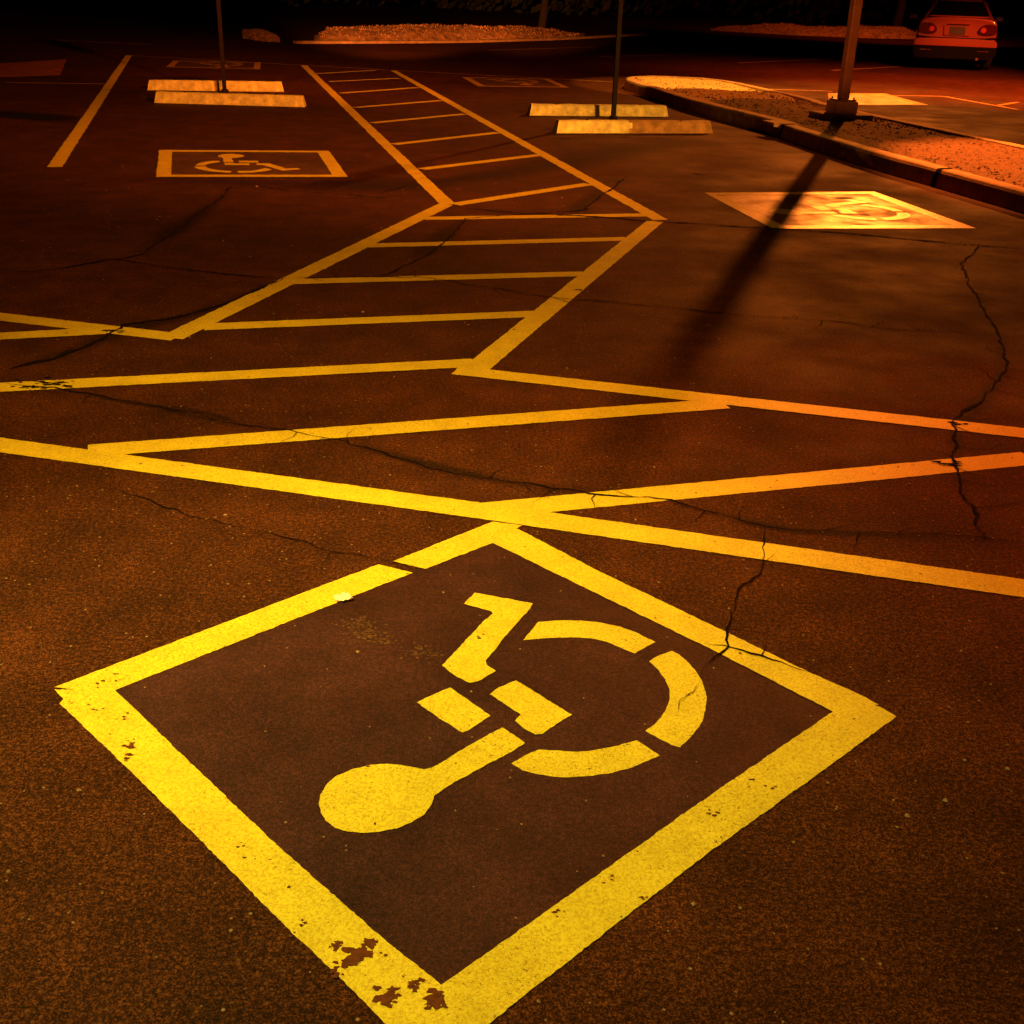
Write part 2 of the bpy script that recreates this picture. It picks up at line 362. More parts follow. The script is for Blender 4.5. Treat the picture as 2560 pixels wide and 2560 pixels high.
# ------------------------------------------------------------------ cracks, stains and a painted shadow band on the asphalt
def crack(pts, w, name='asphalt_crack', wander=.012, z=.0040):
    P = [g2(p) for p in pts]; path = []
    for i in range(len(P)-1):
        a, b = P[i], P[i+1]; L = (b-a).length; k = max(2, int(L/.022)); d = (b-a).normalized(); n = Vector((-d.y, d.x))
        for j in range(k):
            p = a.lerp(b, j/k)
            wd = mnoise.noise(Vector((p.x*9, p.y*9, 1)))*wander*1.6+mnoise.noise(Vector((p.x*2, p.y*2, 5)))*wander*2+random.uniform(-.5, .5)*wander*.7
            path.append((p+n*wd, n))
    path.append((P[-1], path[-1][1]))
    bm = bmesh.new(); prev = None
    for i, (p, n) in enumerate(path):
        t = min(1, min(i, len(path)-1-i)/6+.15)
        ww = w*t*max(.34, .62+1.1*mnoise.noise(Vector((p.x*6, p.y*6, 9)))+random.uniform(-.25, .35))
        cur = (bm.verts.new((*(p-n*ww/2), z)), bm.verts.new((*(p+n*ww/2), z)))
        if prev: bm.faces.new((prev[0], cur[0], cur[1], prev[1]))
        prev = cur
    dist = sum((p.length for p in P))/len(P)
    if w < .016:
        for i in range(6, len(path)-6, 5):
            if random.random() < .45: continue
            p, n = path[i]; s = random.choice((-1, 1)); q = p; wb = min(w*.5, .0022*dist**.5); L = random.uniform(2, 7)*w**.5*.1
            d = (n*s+Vector((random.uniform(-.9, .9), random.uniform(-.9, .9)))).normalized()
            for j in range(4):
                q2 = q+d*L; m = Vector((-d.y, d.x))*wb*(1-j/4)/2; m2 = Vector((-d.y, d.x))*wb*(1-(j+1)/4)/2
                bm.faces.new([bm.verts.new((*a, z+.00005)) for a in ((q-m), (q2-m2), (q2+m2), (q+m))])
                d = (d+Vector((random.uniform(-.6, .6), random.uniform(-.6, .6)))).normalized(); q = q2
    bmesh.ops.recalc_face_normals(bm, faces=bm.faces)
    for f in bm.faces:
        if f.normal.z < 0: f.normal_flip()
    o = link(name, bm, crack_m); tag(o, kind='structure'); return o
F = WF
CR = [
 ([F(0,516), F(100,510), F(215,490), F(310,505), F(450,520), F(540,525)], .02),
 ([F(540,527), F(420,575), F(330,600), F(240,613), F(160,655), F(100,677), F(20,697)], .03),
 ([F(540,525), F(800,524), F(900,540), F(1020,558), F(1200,575), F(1400,595), F(1560,606), F(1700,622), F(1850,630)], .012),
 ([F(440,352), F(380,400), F(330,440), F(270,480), F(215,490)], .02),
 ([F(880,393), F(1000,404), F(1150,411), F(1250,419), F(1420,430), F(1600,440), F(1800,460), F(1940,470)], .03),
 ([F(1850,460), F(1815,500), F(1830,540), F(1860,590), F(1895,650), F(1895,700), F(1850,760), F(1800,790), F(1800,850), F(1810,930), F(1840,1000), F(1856,1018)], .014),
 ([F(10,724), F(100,732), F(200,750), F(330,775), F(450,803), F(580,822), F(700,850), F(850,893), F(1000,913), F(1140,932), F(1250,945), F(1400,980), F(1480,998), F(1650,1007), F(1850,1018), F(1940,1027)], .008),
 ([WB(975,640), WB(970,700), WB(955,760), WB(945,820), WB(880,870), WB(840,960), WB(815,1020), WB(800,1080), WB(775,1105), WB(720,1150), WB(708,1200)], .006),
 ([WQ(1775,808), WQ(1700,900), WQ(1640,950), WQ(1610,1020), WQ(1588,1090)], .003),
 ([WA(330,450), WA(700,580), WA(1000,650), WA(1200,708), WA(1450,768), WA(1600,797)], .0042),
 ([WB(720,1075), WB(900,1112), WB(1060,1150), WB(1160,1185)], .006),
 ([WB(100,580-350), WB(60,260), WB(-10,270)], .002),
 ([W6(435,62), W6(385,112), W6(330,138), W6(270,190), W5(1760,222), W5(1700,290), W5(1620,360), W5(1500,412), W5(1420,440)], .022),
 ([W5(1540,95), W5(1440,125), W5(1400,130)], .02),
 ([W5(900,85), W5(1100,120), W5(1300,132), W5(1500,150)], .012),
 ([W2(1932,748), W2(1500,735), W2(1250,745)], .03),
 ([W1(460,480), W1(700,488), W1(900,500)], .04),
 ([W6(650,920-870), W6(740,60)], .03),
]
for pts, w in CR: crack(pts, w)
# painted shadow band, and dark sealant along the cracks: strips that thin out towards their edges
def dark_strip_mat(name, c, k):
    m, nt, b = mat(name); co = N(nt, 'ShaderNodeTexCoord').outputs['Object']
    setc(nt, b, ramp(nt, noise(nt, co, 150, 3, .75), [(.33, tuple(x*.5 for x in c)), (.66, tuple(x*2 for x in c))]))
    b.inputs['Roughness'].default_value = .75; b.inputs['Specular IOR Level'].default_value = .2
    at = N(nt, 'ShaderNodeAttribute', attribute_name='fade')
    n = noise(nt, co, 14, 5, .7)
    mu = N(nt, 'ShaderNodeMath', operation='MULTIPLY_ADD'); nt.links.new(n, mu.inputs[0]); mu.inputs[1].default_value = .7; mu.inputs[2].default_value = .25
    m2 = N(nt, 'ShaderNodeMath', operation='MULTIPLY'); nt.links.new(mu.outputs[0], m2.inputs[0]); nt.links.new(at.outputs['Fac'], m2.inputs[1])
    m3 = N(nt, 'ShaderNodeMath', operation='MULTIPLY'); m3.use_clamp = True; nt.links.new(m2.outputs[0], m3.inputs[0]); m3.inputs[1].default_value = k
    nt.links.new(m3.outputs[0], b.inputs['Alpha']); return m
seal_shade_m = dark_strip_mat('sealant and painted shade', (.011, .006, .004), 0.85)
def dark_strip(pts, w, z, m=seal_shade_m, closed_ends=True, name='asphalt_stain_shade'):
    P = [g2(p) for p in pts]; bm = bmesh.new(); lay = bm.verts.layers.float.new('fade')
    path = []
    for i in range(len(P)-1):
        k = max(2, int((P[i+1]-P[i]).length/.12))
        path += [(P[i].lerp(P[i+1], j/k), (i+j/k)/(len(P)-1)) for j in range(k)]
    path.append((P[-1], 1.0)); prev = None
    prof = [(-1, 0), (-.75, .16), (-.5, .5), (-.25, .87), (0, 1), (.25, .87), (.5, .5), (.75, .16), (1, 0)]
    for i, (p, t) in enumerate(path):
        d = (path[min(i+3, len(path)-1)][0]-path[max(i-3, 0)][0]).normalized(); n = Vector((-d.y, d.x))
        ww = w*(.75+.6*mnoise.noise(Vector((p.x*1.3, p.y*1.3, 4))))
        row = []
        for s, f in prof:
            v = bm.verts.new((*(p+n*s*ww), z)); v[lay] = f*min(1, 3*t, 3*(1-t))**1.5; row.append(v)
        if prev:
            for a in range(len(prof)-1): bm.faces.new((prev[a], prev[a+1], row[a+1], row[a]))
        prev = row
    bmesh.ops.recalc_face_normals(bm, faces=bm.faces)
    for f in bm.faces:
        if f.normal.z < 0: f.normal_flip()
    return tag(link(name, bm, m), kind='structure')
dark_strip([F(1620,330), F(1500,283), F(1400,268), F(1280,268), F(1180,282), F(1060,308), F(940,328), F(820,345), F(700,350), F(560,347), F(400,342), F(250,330), F(0,318)], .55, .00062)  # wide cast shadow across the lot, put in as a dark strip
dark_strip([F(90,728), F(200,752), F(300,768), F(380,788), F(470,806)], .05, .00066)
dark_strip([F(300,760), F(400,782), F(470,806)], .04, .00070)
dark_strip([F(640,836), F(740,858), F(840,884), F(960,912), F(1100,930)], .075, .00074)
dark_strip([F(1830,520), F(1850,580), F(1890,640), F(1890,710), F(1840,765), F(1805,800), F(1805,860), F(1812,930), F(1850,1010)], .05, .00066)
dark_strip([F(20,695), F(110,672), F(240,622), F(330,602), F(430,572), F(540,530)], .10, .00078)
dark_strip([F(1160,340), F(1100,385), F(1080,410)], .16, .00066)
dark_strip([F(890,400), F(820,460), F(760,500)], .14, .0007)
dark_strip([F(450,350), F(340,430), F(250,480)], .14, .00074)
dark_strip([F(1270,945), F(1400,982), F(1500,1002), F(1700,1012), F(1900,1024)], .05, .00082)
oil_m = dark_strip_mat('oil_stain', (.004, .002, .0015), 2.2)
dark_strip([W1(30,640), W1(120,630), W1(200,620), W1(300,608)], 1.1, .00086, oil_m)
dark_strip([(2078, 496), (2110, 496), (2140, 495)], .10, .0030, oil_m)
dark_strip([(1790, 488), (1800, 489), (1812, 490)], .03, .0030, oil_m)
dark_strip([(2145, 537), (2165, 538), (2180, 539)], .03, .0031, oil_m)
# dark tyre-worn patches where paint meets cracks
bm = bmesh.new(); zc = .0042
for q, n, s in ((WB(1665,245), 9, .02), (WB(1675,395), 12, .025), (W5(215,845), 16, .04), (W5(150,850), 12, .05), (W5(120,862), 10, .03), (W5(440,648), 6, .03), (W5(1000,475), 6, .03),
                (W6(235,492), 5, .02), (W5(1595,68), 4, .03)):
    c = g2(q)
    for i in range(n):
        zc += .000003; blob(bm, c+Vector((random.gauss(0, s), random.gauss(0, s*.5))), random.uniform(.006, .022), zc, Vector((0, 0)), .5)
tag(link('asphalt_scar', bm, crack_m), kind='structure')

# loose grit on the asphalt
def stone(bm, c, r):
    q = [Vector((random.uniform(.6, 1.2)*a, random.uniform(.6, 1.2)*b, random.uniform(.5, .9)*h)) for a, b, h in ((1,0,0),(0,1,0),(-1,0,0),(0,-1,0),(0,0,1))]
    a = random.random()*6.3; ca, sa = math.cos(a), math.sin(a)
    vs = [bm.verts.new((c.x+r*(v.x*ca-v.y*sa), c.y+r*(v.x*sa+v.y*ca), c.z+r*v.z)) for v in q]
    for i in range(4): bm.faces.new((vs[i], vs[(i+1) % 4], vs[4]))
bm = bmesh.new()
for i in range(1500):
    y = .8+9*random.random()**1.7; x = random.uniform(-.62, .62)*(y+1.2)
    stone(bm, Vector((x, y, .001)), random.uniform(.0009, .0030)*(1+.15*y)*(2.0 if random.random() < .05 else 1))
tag(link('loose_grit', bm, M_simple('grit', (.30, .17, .09), .7, vary=.6, scale=60)), 'fine pale grit scattered over the asphalt', 'grit', kind='stuff')

# scrap of paper on the border of the big square
c = G((858, 1500)); bm = bmesh.new(); vs = []
for j in range(9):
    for i in range(13):
        x = (i/12-.5)*.058; y = (j/8-.5)*.052
        e = 1-.25*abs(mnoise.noise(Vector((i*.9, j*.9, 2))))
        z = .007+.006*mnoise.noise(Vector((i*.55, j*.6, 7)))+.004*mnoise.noise(Vector((i*1.7, j*1.7, 3)))
        r = math.hypot(x/.029, y/.026); k = 1 if r < .8 else .8/r*(1+.6*mnoise.noise(Vector((math.atan2(y, x)*1.3, 4, 1)))+.12*mnoise.noise(Vector((i, j, 1))))
        vs.append(bm.verts.new((x*e*k, y*e*k, max(.0015, z-.006*min(1, r)**2))))
for j in range(8):
    for i in range(12): bm.faces.new((vs[j*13+i], vs[j*13+i+1], vs[(j+1)*13+i+1], vs[(j+1)*13+i]))
bmesh.ops.recalc_face_normals(bm, faces=bm.faces)
o = link('paper_scrap', bm, paper_m); o.location = (c.x, c.y, .0068); o.rotation_euler.z = R(12)
tag(o, 'small crumpled white paper scrap lying on the yellow border of the biggest square', 'litter')

# ------------------------------------------------------------------ primitives
def box(bm, lo, hi, bevel=0.0, seg=2):
    r = bmesh.ops.create_cube(bm, size=1)
    for v in r['verts']:
        v.co = Vector([lo[i]+(v.co[i]+.5)*(hi[i]-lo[i]) for i in range(3)])
    if bevel:
        es = list({e for v in r['verts'] for e in v.link_edges})
        bmesh.ops.bevel(bm, geom=es, offset=bevel, segments=seg, affect='EDGES', profile=.5)
def cyl(bm, a, b, r1, r2=None, n=20):
    a, b = Vector(a), Vector(b); d = b-a; r2 = r1 if r2 is None else r2
    mt = Matrix.Translation((a+b)/2) @ d.to_track_quat('Z', 'Y').to_matrix().to_4x4()
    bmesh.ops.create_cone(bm, cap_ends=True, segments=n, radius1=r1, radius2=r2, depth=d.length, matrix=mt)

# ------------------------------------------------------------------ wheel stops
shaded_stop_m = M_simple('shaded painted concrete', (.36, .20, .07), .85, vary=.45, scale=11, bmp=.5, bs=50)  # darker copy of the stop paint: shade painted onto one half
def wheel_stop(p0, p1, label, dull=None):  # dull: fraction of the length beyond which shade is painted on
    a, b = G(p0), G(p1); L = (b-a).length; ang = math.atan2(b.y-a.y, b.x-a.x)
    bm = bmesh.new(); w0, w1, h = .165, .105, .128
    prof = [(0, 0), (0, .02), (.012, .05), (.022, h-.02), (.040, h), (w0-.040, h), (w0-.022, h-.02), (w0, .03), (w0, 0)]
    n = 44; rows = []
    for i in range(n+1):
        t = i/n; x = t*L; e = min(t, 1-t)*L
        row = []
        for (y, z) in prof:
            f = 0 if e > .001 else 1
            xx = x+(.028*(z/h) if t == 0 else -.028*(z/h) if t == 1 else 0)
            j = .0035*mnoise.noise(Vector((x*9+a.x, y*30, z*30+a.y)))
            if mnoise.noise(Vector((x*5+a.x*3, 2, 0))) > .38 and z < .03 and y < .03: j += .012
            row.append(bm.verts.new((xx, y+j, z+(j if z > .1 else 0))))
        rows.append(row)
    for i in range(n):
        for k in range(len(prof)-1): bm.faces.new((rows[i][k], rows[i][k+1], rows[i+1][k+1], rows[i+1][k]))
    bm.faces.new(rows[0]); bm.faces.new(list(reversed(rows[-1])))
    bmesh.ops.recalc_face_normals(bm, faces=bm.faces)
    t = thing('wheel_stop', (a.x, a.y, 0), label, 'wheel stop', 'wheel stops in back to back pairs', ang)
    cb = link('concrete_bar', bm, stop_m, t)
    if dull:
        cb.data.materials.append(shaded_stop_m)
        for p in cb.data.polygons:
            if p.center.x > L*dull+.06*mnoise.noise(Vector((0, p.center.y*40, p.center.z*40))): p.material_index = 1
    for f in (.2, .8):
        bm = bmesh.new(); cyl(bm, (L*f, w0/2, h-.004), (L*f, w0/2, h+.006), .014, n=12); link('anchor_pin', bm, post_m, t)
    return a
# flatten tiny survey noise: each pair follows the lot grid
wheel_stop(W1(792, 484), W1(1525, 493), 'yellowish wheel stop of the left pair, the rear one behind the sign post')
wheel_stop(W1(828, 552), W1(1635, 575), 'yellowish wheel stop of the left pair, the front one in front of the sign post')
wheel_stop(W2(1125, 620), W2(1870, 627), 'bright yellow wheel stop of the right pair, the rear one behind the sign post')
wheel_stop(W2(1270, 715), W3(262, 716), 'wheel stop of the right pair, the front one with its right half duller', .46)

# ------------------------------------------------------------------ sign posts
def sign_post(px, label):
    g = G(px); t = thing('sign_post', g, label, 'sign post', 'sign posts between wheel stops', R(14))
    bm = bmesh.new()
    box(bm, (-.028, -.02, 0), (.028, .02, 2.15), .006); link('post', bm, post_m, t)
    bm = bmesh.new(); cyl(bm, (0, 0, 0), (0, 0, .05), .06, .045); link('base_collar', bm, post_m, t)
    bm = bmesh.new(); box(bm, (-.15, -.024, 1.68), (.15, -.0205, 2.14), .0015, 1); link('sign_plate', bm, sign_m, t)
sign_post((562, 233), 'thin dark sign post standing between the left pair of wheel stops')
sign_post((1533, 300), 'thin dark sign post standing between the right pair of wheel stops')

# ------------------------------------------------------------------ kerb island
KZ = .15
front = [WK(640,118), WK(780,160), WK(950,215), WK(1120,262), WK(1300,303), WK(1500,352), WK(1700,405), WL(0,560), WL(230,636), WL(450,702), WL(700,780), WL(900,838), WL(1280,930), WL(1500,996), WL(1850,1085)]
back = [WK(850,94), WK(1000,97), WK(1130,104), WK(1280,124), WK(1400,152), WK(1600,194), WK(1750,226), WK(1880,262), WL(370,432), WL(520,470), WL(740,520), WL(1000,576), WL(1200,616), WL(1500,678), WL(1860,755)]
tip = [WK(760,92), WK(690,92), WK(640,96), WK(618,103), WK(620,111)]
fr = [v2(G(p, KZ)) for p in front]; bk = [v2(G(p, KZ)) for p in back]; tp = [v2(G(p, KZ)) for p in tip]
# carry both edges on beyond the frame
dr = (fr[-1]-fr[-6]).normalized(); fr.append(fr[-1]+dr*7)
db = (bk[-1]-bk[-6]).normalized(); bk.append(bk[-1]+db*12)
# outline running: front (right end -> tip) -> tip -> back (tip -> right end)
outl = list(reversed(fr))+list(reversed(tp))+bk
def resample(P, step):
    out = [P[0]]
    for a, b in zip(P, P[1:]):
        k = max(1, int((b-a).length/step))
        out += [a.lerp(b, (j+1)/k) for j in range(k)]
    return out
def smooth(P, it):
    for _ in range(it): P = [P[0]]+[(P[i-1]+P[i]*2+P[i+1])/4 for i in range(1, len(P)-1)]+[P[-1]]
    return P
outl = smooth(resample(outl, .25), 5)
cen = v2(G(WK(1300, 220), KZ))
def normals(P):
    out = []
    for i in range(len(P)):
        d = (P[min(i+1, len(P)-1)]-P[max(i-1, 0)]).normalized(); out.append(Vector((d.y, -d.x)))
    return out
nn = normals(outl)
if nn[len(nn)//4].dot(cen-outl[len(nn)//4]) < 0: nn = [-n for n in nn]
bm = bmesh.new(); prof = [(-.03, -.02), (-.025, .03), (-.008, .12), (.002, .142), (.016, .150), (.125, .152), (.14, .148), (.145, .11)]
prev = None
for i, (p, n) in enumerate(zip(outl, nn)):
    row = []
    for k, (s, z) in enumerate(prof):
        j = .006*mnoise.noise(Vector((p.x*4, p.y*4, z*12)))
        chip = .007 if (mnoise.noise(Vector((p.x*2.2, p.y*2.2, 8))) > .33 and k in (2, 3, 4)) else 0
        q = p+n*(s+j+chip); row.append(bm.verts.new((q.x, q.y, z+j*.6-chip*.5)))
    if prev:
        for k in range(len(prof)-1): bm.faces.new((prev[k], prev[k+1], row[k+1], row[k]))
    prev = row
bmesh.ops.recalc_face_normals(bm, faces=bm.faces)
kerb = tag(link('kerb', bm, kerb_m, smooth=False), kind='structure')
# joints across the kerb face
bm = bmesh.new()
for px in (WK(1520, 385), WL(1290, 935)):
    c = v2(G(px, KZ)); i = min(range(len(outl)), key=lambda k: (outl[k]-c).length)
    p, n = outl[i], nn[i]; d = Vector((-n.y, n.x))
    pts = [(-.036, 0), (-.032, .06), (-.016, .122), (-.002, .147), (.016, .1535), (.12, .1555)]
    pr = None
    for s, z in pts:
        a = p+n*s-d*.03; b = p+n*s+d*.03
        row = (bm.verts.new((a.x, a.y, z)), bm.verts.new((b.x, b.y, z)))
        if pr: bm.faces.new((pr[0], pr[1], row[1], row[0]))
        pr = row
tag(link('kerb_joint', bm, crack_m), kind='structure')
# island filling
inner = [p+n*.14 for p, n in zip(outl, nn)]
nf = len(inner)//2
def fill_h(x, y): return .125+.03*mnoise.noise(Vector((x*1.4, y*1.4, 0)))+.014*mnoise.noise(Vector((x*9, y*9, 2)))
bm = bmesh.new(); K = 14; rows = []
ti = min(range(len(inner)), key=lambda i: (outl[i]-tp[3]).length)
A_ = inner[:ti+1][::-1]; B_ = inner[ti:]
def at(P, t):
    x = t*(len(P)-1); i = min(int(x), len(P)-2); return P[i].lerp(P[i+1], x-i)
NS = 120
for i in range(NS+1):
    t = (i/NS)**1.0; a, b = at(A_, t), at(B_, t); row = []
    for k in range(K+1):
        p = a.lerp(b, k/K); e = min(k, K-k); row.append(bm.verts.new((p.x, p.y, fill_h(p.x, p.y)+(.02*min(1, e/4)))))
    rows.append(row)
for i in range(NS):
    for k in range(K):
        try: bm.faces.new((rows[i][k], rows[i][k+1], rows[i+1][k+1], rows[i+1][k]))
        except ValueError: pass
bmesh.ops.recalc_face_normals(bm, faces=bm.faces)
for f in bm.faces:
    if f.normal.z < 0: f.normal_flip()
isl = tag(link('island_ground', bm, grav_m, smooth=True), kind='structure')
isl.data.materials.append(pale_grav_m)
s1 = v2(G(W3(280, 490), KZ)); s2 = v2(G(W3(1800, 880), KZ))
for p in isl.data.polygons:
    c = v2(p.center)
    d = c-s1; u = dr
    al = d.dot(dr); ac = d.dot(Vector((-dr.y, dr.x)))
    if al < .9+.9*(-ac if ac < 0 else ac*.3) + .3*mnoise.noise(Vector((c.x*3, c.y*3, 0))): p.material_index = 1  # paler gravel colour towards the tip
bm = bmesh.new()
for i in range(5200):
    t = random.random()**.8; k = random.uniform(.03, .97); p = at(A_, t).lerp(at(B_, t), k)
    stone(bm, Vector((p.x, p.y, fill_h(p.x, p.y)+.016)), random.uniform(.006, .022))
tag(link('island_pebbles', bm, peb_m), 'coarse gravel covering the kerb island', 'gravel', kind='stuff')

# ------------------------------------------------------------------ lamp pole
gp = G(W3(945, 640), .13)
lp = thing('lamp_pole', (gp.x, gp.y, .13), 'tall square steel lamp pole on a stepped concrete footing on the kerb island', 'lamp pole', rz=R(14))
bm = bmesh.new(); box(bm, (-.28, -.26, -.05), (.28, .26, .07), .012); link('footing', bm, base_m, lp)
bm = bmesh.new(); box(bm, (-.135, -.135, .07), (.135, .135, .205), .012); link('plinth', bm, base_m, lp)
bm = bmesh.new(); box(bm, (-.054, -.054, .225), (.054, .054, 7.2), .012, 3); link('shaft', bm, pole_m, lp)
bm = bmesh.new(); box(bm, (-.115, -.115, .205), (.115, .115, .226), .005); link('base_plate', bm, pole_m, lp)
for sx in (-1, 1):
    for sy in (-1, 1):
        bm = bmesh.new(); cyl(bm, (sx*.09, sy*.09, .226), (sx*.09, sy*.09, .248), .010, n=6); link('anchor_bolt', bm, post_m, lp)
for sx in (-1, 1):
    bm = bmesh.new(); box(bm, (.07*sx if sx > 0 else -.75, -.16, 7.02), (.75 if sx > 0 else -.07, .16, 7.16), .03); link('lamp_head', bm, post_m, lp)

# ------------------------------------------------------------------ far mounds
def mound(name, label, base, crest, Y0, depth, zbase=.12):
    nb = 90; bm = bmesh.new(); rows = []
    def interp(P, t):
        x = t*(len(P)-1); i = min(int(x), len(P)-2); f = x-i
        return (P[i][0]*(1-f)+P[i+1][0]*f, P[i][1]*(1-f)+P[i+1][1]*f)
    x0, x1 = base[0][0], base[-1][0]
    def y_at(P, x):
        for a, b in zip(P, P[1:]):
            if a[0] <= x <= b[0]: return a[1]+(b[1]-a[1])*(x-a[0])/(b[0]-a[0])
        return P[0][1] if x < P[0][0] else P[-1][1]
    for i in range(nb+1):
        x = x0+(x1-x0)*i/nb; g = G((x, y_at(base, x))); gb = Vector((g.x, g.y, 0))
        back = Vector((g.x, g.y)).normalized()
        cr_ = H((x, y_at(crest, x)), g.y+depth*.5*back.y)
        hz = max(.05, cr_.z); row = []
        for k in range(13):
            s = k/12; h = math.sin(math.pi*min(1, s*1.0))**.8 if 0 < s < 1 else 0
            e = min(1, 18*i/nb, 8*(1-i/nb))
            q = v2(gb)+back*depth*s
            z = hz*h*e+.06*e*mnoise.noise(Vector((q.x*1.5, q.y*1.5, 0)))*(1 if 0 < k < 12 else 0)
            row.append(bm.verts.new((q.x, q.y, z+.0-(.02 if k in (0, 12) else 0))))
        rows.append(row)
    for i in range(nb):
        for k in range(12): bm.faces.new((rows[i][k], rows[i+1][k], rows[i+1][k+1], rows[i][k+1]))
    bmesh.ops.recalc_face_normals(bm, faces=bm.faces)
    o = link(name, bm, grass_m, smooth=True); tag(o, kind='structure')
    # tufts of dry grass
    bm = bmesh.new()
    for n in range(2600):
        i = random.randint(2, nb-3); k = random.randint(0, 8)
        a = o.data.vertices[i*13+k].co; b = o.data.vertices[(i+1)*13+k+1].co
        p = a.lerp(b, random.random()); r = random.uniform(.02, .055); ang = random.random()*6.3
        d = Vector((math.cos(ang), math.sin(ang), 0))*r*.35
        t = bm.verts.new(p+Vector((random.uniform(-.04, .04), random.uniform(-.04, .04), r)))
        bm.faces.new((bm.verts.new(p-d), bm.verts.new(p+d), t))
    tag(link('dry_grass', bm, grass_m), label, 'grass', kind='stuff')
    return o
mound('grass_mound', 'dry grass on the long low mound at the top middle', [W2(-30,222), W2(400,222), W2(800,219), W2(1300,207), W2(1420,198)],
      [W2(-30,168), W2(60,150), W2(300,146), W2(500,134), W2(700,137), W2(850,145), W2(1050,144), W2(1200,156), W2(1420,180)], 0, 4.0)
mound('grass_mound', 'dry grass on the small hump left of the long mound', [W1(1300,205), W1(1400,222), W1(1505,228)], [W1(1300,168), W1(1360,164), W1(1430,176), W1(1505,205)], 0, 2.2)
mound('grass_mound', 'dry grass on the far right mound behind the lamp pole', [W3(250,165), W3(500,178), W3(700,190), W3(1050,204), W3(1420,212)],
      [W3(250,150), W3(500,134), W3(650,128), W3(750,140), W3(900,148), W3(1050,138), W3(1420,155)], 0, 4.0)
# kerb of the far planting bed
P = [v2(G(p)) for p in (W1(1590,235), W2(0,235), W2(400,234), W2(800,230), W2(1300,215), W2(1760,190))]
P = smooth(resample(P, .5), 3); bm = bmesh.new(); pr = None
for p, n in zip(P, normals(P)):
    if n.y < 0: n = -n
    row = [bm.verts.new((*(p+n*s), z)) for s, z in ((0, 0), (.015, .05), (.03, .06), (.15, .065), (.17, .0))]
    if pr:
        for k in range(4): bm.faces.new((pr[k], pr[k+1], row[k+1], row[k]))
    pr = row
bmesh.ops.recalc_face_normals(bm, faces=bm.faces)
tag(link('far_kerb', bm, kerb_m), kind='structure')

# ------------------------------------------------------------------ trees in the dark beyond the lot
def leaves(bm, c, r, n, s):
    for i in range(n):
        d = Vector((random.gauss(0, 1), random.gauss(0, 1), random.gauss(0, 1))).normalized()*r*random.random()**.45
        p = c+Vector((d.x, d.y, d.z*.8)); q = Vector((random.gauss(0, 1), random.gauss(0, 1), random.gauss(0, 1))).normalized()
        t = q.orthogonal().normalized(); u = q.cross(t); k = s*random.uniform(.6, 1.4)
        bm.faces.new([bm.verts.new(p+t*k), bm.verts.new(p+u*k*.5), bm.verts.new(p-t*k), bm.verts.new(p-u*k*.5)])
def tree(p, label, h, r, tr):
    t = thing('tree', (p.x, p.y, 0), label, 'tree', 'trees beyond the lot')
    bm = bmesh.new(); pts = [Vector((.1*math.sin(i*1.3), .1*math.cos(i*1.7)-.1, i*h/8)) for i in range(7)]; pts[0] = Vector((0, 0, 0))
    for i in range(6): cyl(bm, pts[i], pts[i+1], tr*(1-i*.12), tr*(1-(i+1)*.12), 10)
    for i in range(7):
        a = i*2.4; b = pts[4 if i % 2 else 5]; cyl(bm, b, b+Vector((math.cos(a)*r*.7, math.sin(a)*r*.7, h*.25)), tr*.35, tr*.1, 6)
    link('trunk', bm, bark_m, t)
    bm = bmesh.new()
    for i in range(26):
        a = random.random()*6.3; rr = r*random.random()**.5
        leaves(bm, Vector((rr*math.cos(a), rr*math.sin(a), h*random.uniform(.62, 1.05))), r*random.uniform(.25, .45), 130, .12)
    link('crown', bm, leaf_m, t)
tree(G((1352, 84)), 'tree with a slim pale trunk beyond the long low mound', 7, 2.6, .14)
q = G((2236, 84)); tree(q, 'tree whose trunk stands beyond the far right mound, left of the reddish car', 8, 3, .2)
q = G((330, 30)); 
tree(Vector((-14, 62, 0)), 'dark tree at the far upper left beyond the faint lines', 8, 3, .2)
bm = bmesh.new()
for i in range(60):
    x = -38+i*1.6; leaves(bm, Vector((x, 74+4*math.sin(i*.7), 1.0)), 1.7, 60, .3)
tag(link('dark_hedge', bm, leaf_m), 'unlit hedge mass closing the far side of the lot', 'hedge', kind='stuff')

# ------------------------------------------------------------------ cars
def loft(bm, sections, cap=True):
    rows = [[bm.verts.new(p) for p in s] for s in sections]; n = len(rows[0])
    for a, b in zip(rows, rows[1:]):
        for k in range(n): bm.faces.new((a[k], a[(k+1) % n], b[(k+1) % n], b[k]))
    if cap: bm.faces.new(list(reversed(rows[0]))); bm.faces.new(rows[-1])
    bmesh.ops.recalc_face_normals(bm, faces=bm.faces)
def ring(w, y, zb, zt, tum=.86):
    half = [(0, zb), (w*.80, zb), (w*.93, zb+.05), (w*.985, zb+(zt-zb)*.28), (w, zb+(zt-zb)*.5), (w*.985, zb+(zt-zb)*.72), (w*.95, zt-.07), (w*tum, zt-.015), (w*.5, zt+.012), (0, zt+.02)]
    return [Vector((x, y, z)) for x, z in half]+[Vector((-x, y, z)) for x, z in reversed(half[1:-1])]
def prism(bm, pts, y0, y1, bevel=0):
    a = [bm.verts.new((x, y0, z)) for x, z in pts]; b = [bm.verts.new((x, y1, z)) for x, z in pts]; n = len(pts)
    bm.faces.new(a); bm.faces.new(list(reversed(b)))
    for i in range(n): bm.faces.new((a[i], b[i], b[(i+1) % n], a[(i+1) % n]))
    if bevel:
        bmesh.ops.bevel(bm, geom=list(bm.edges), offset=bevel, segments=2, affect='EDGES')
    bmesh.ops.recalc_face_normals(bm, faces=bm.faces)
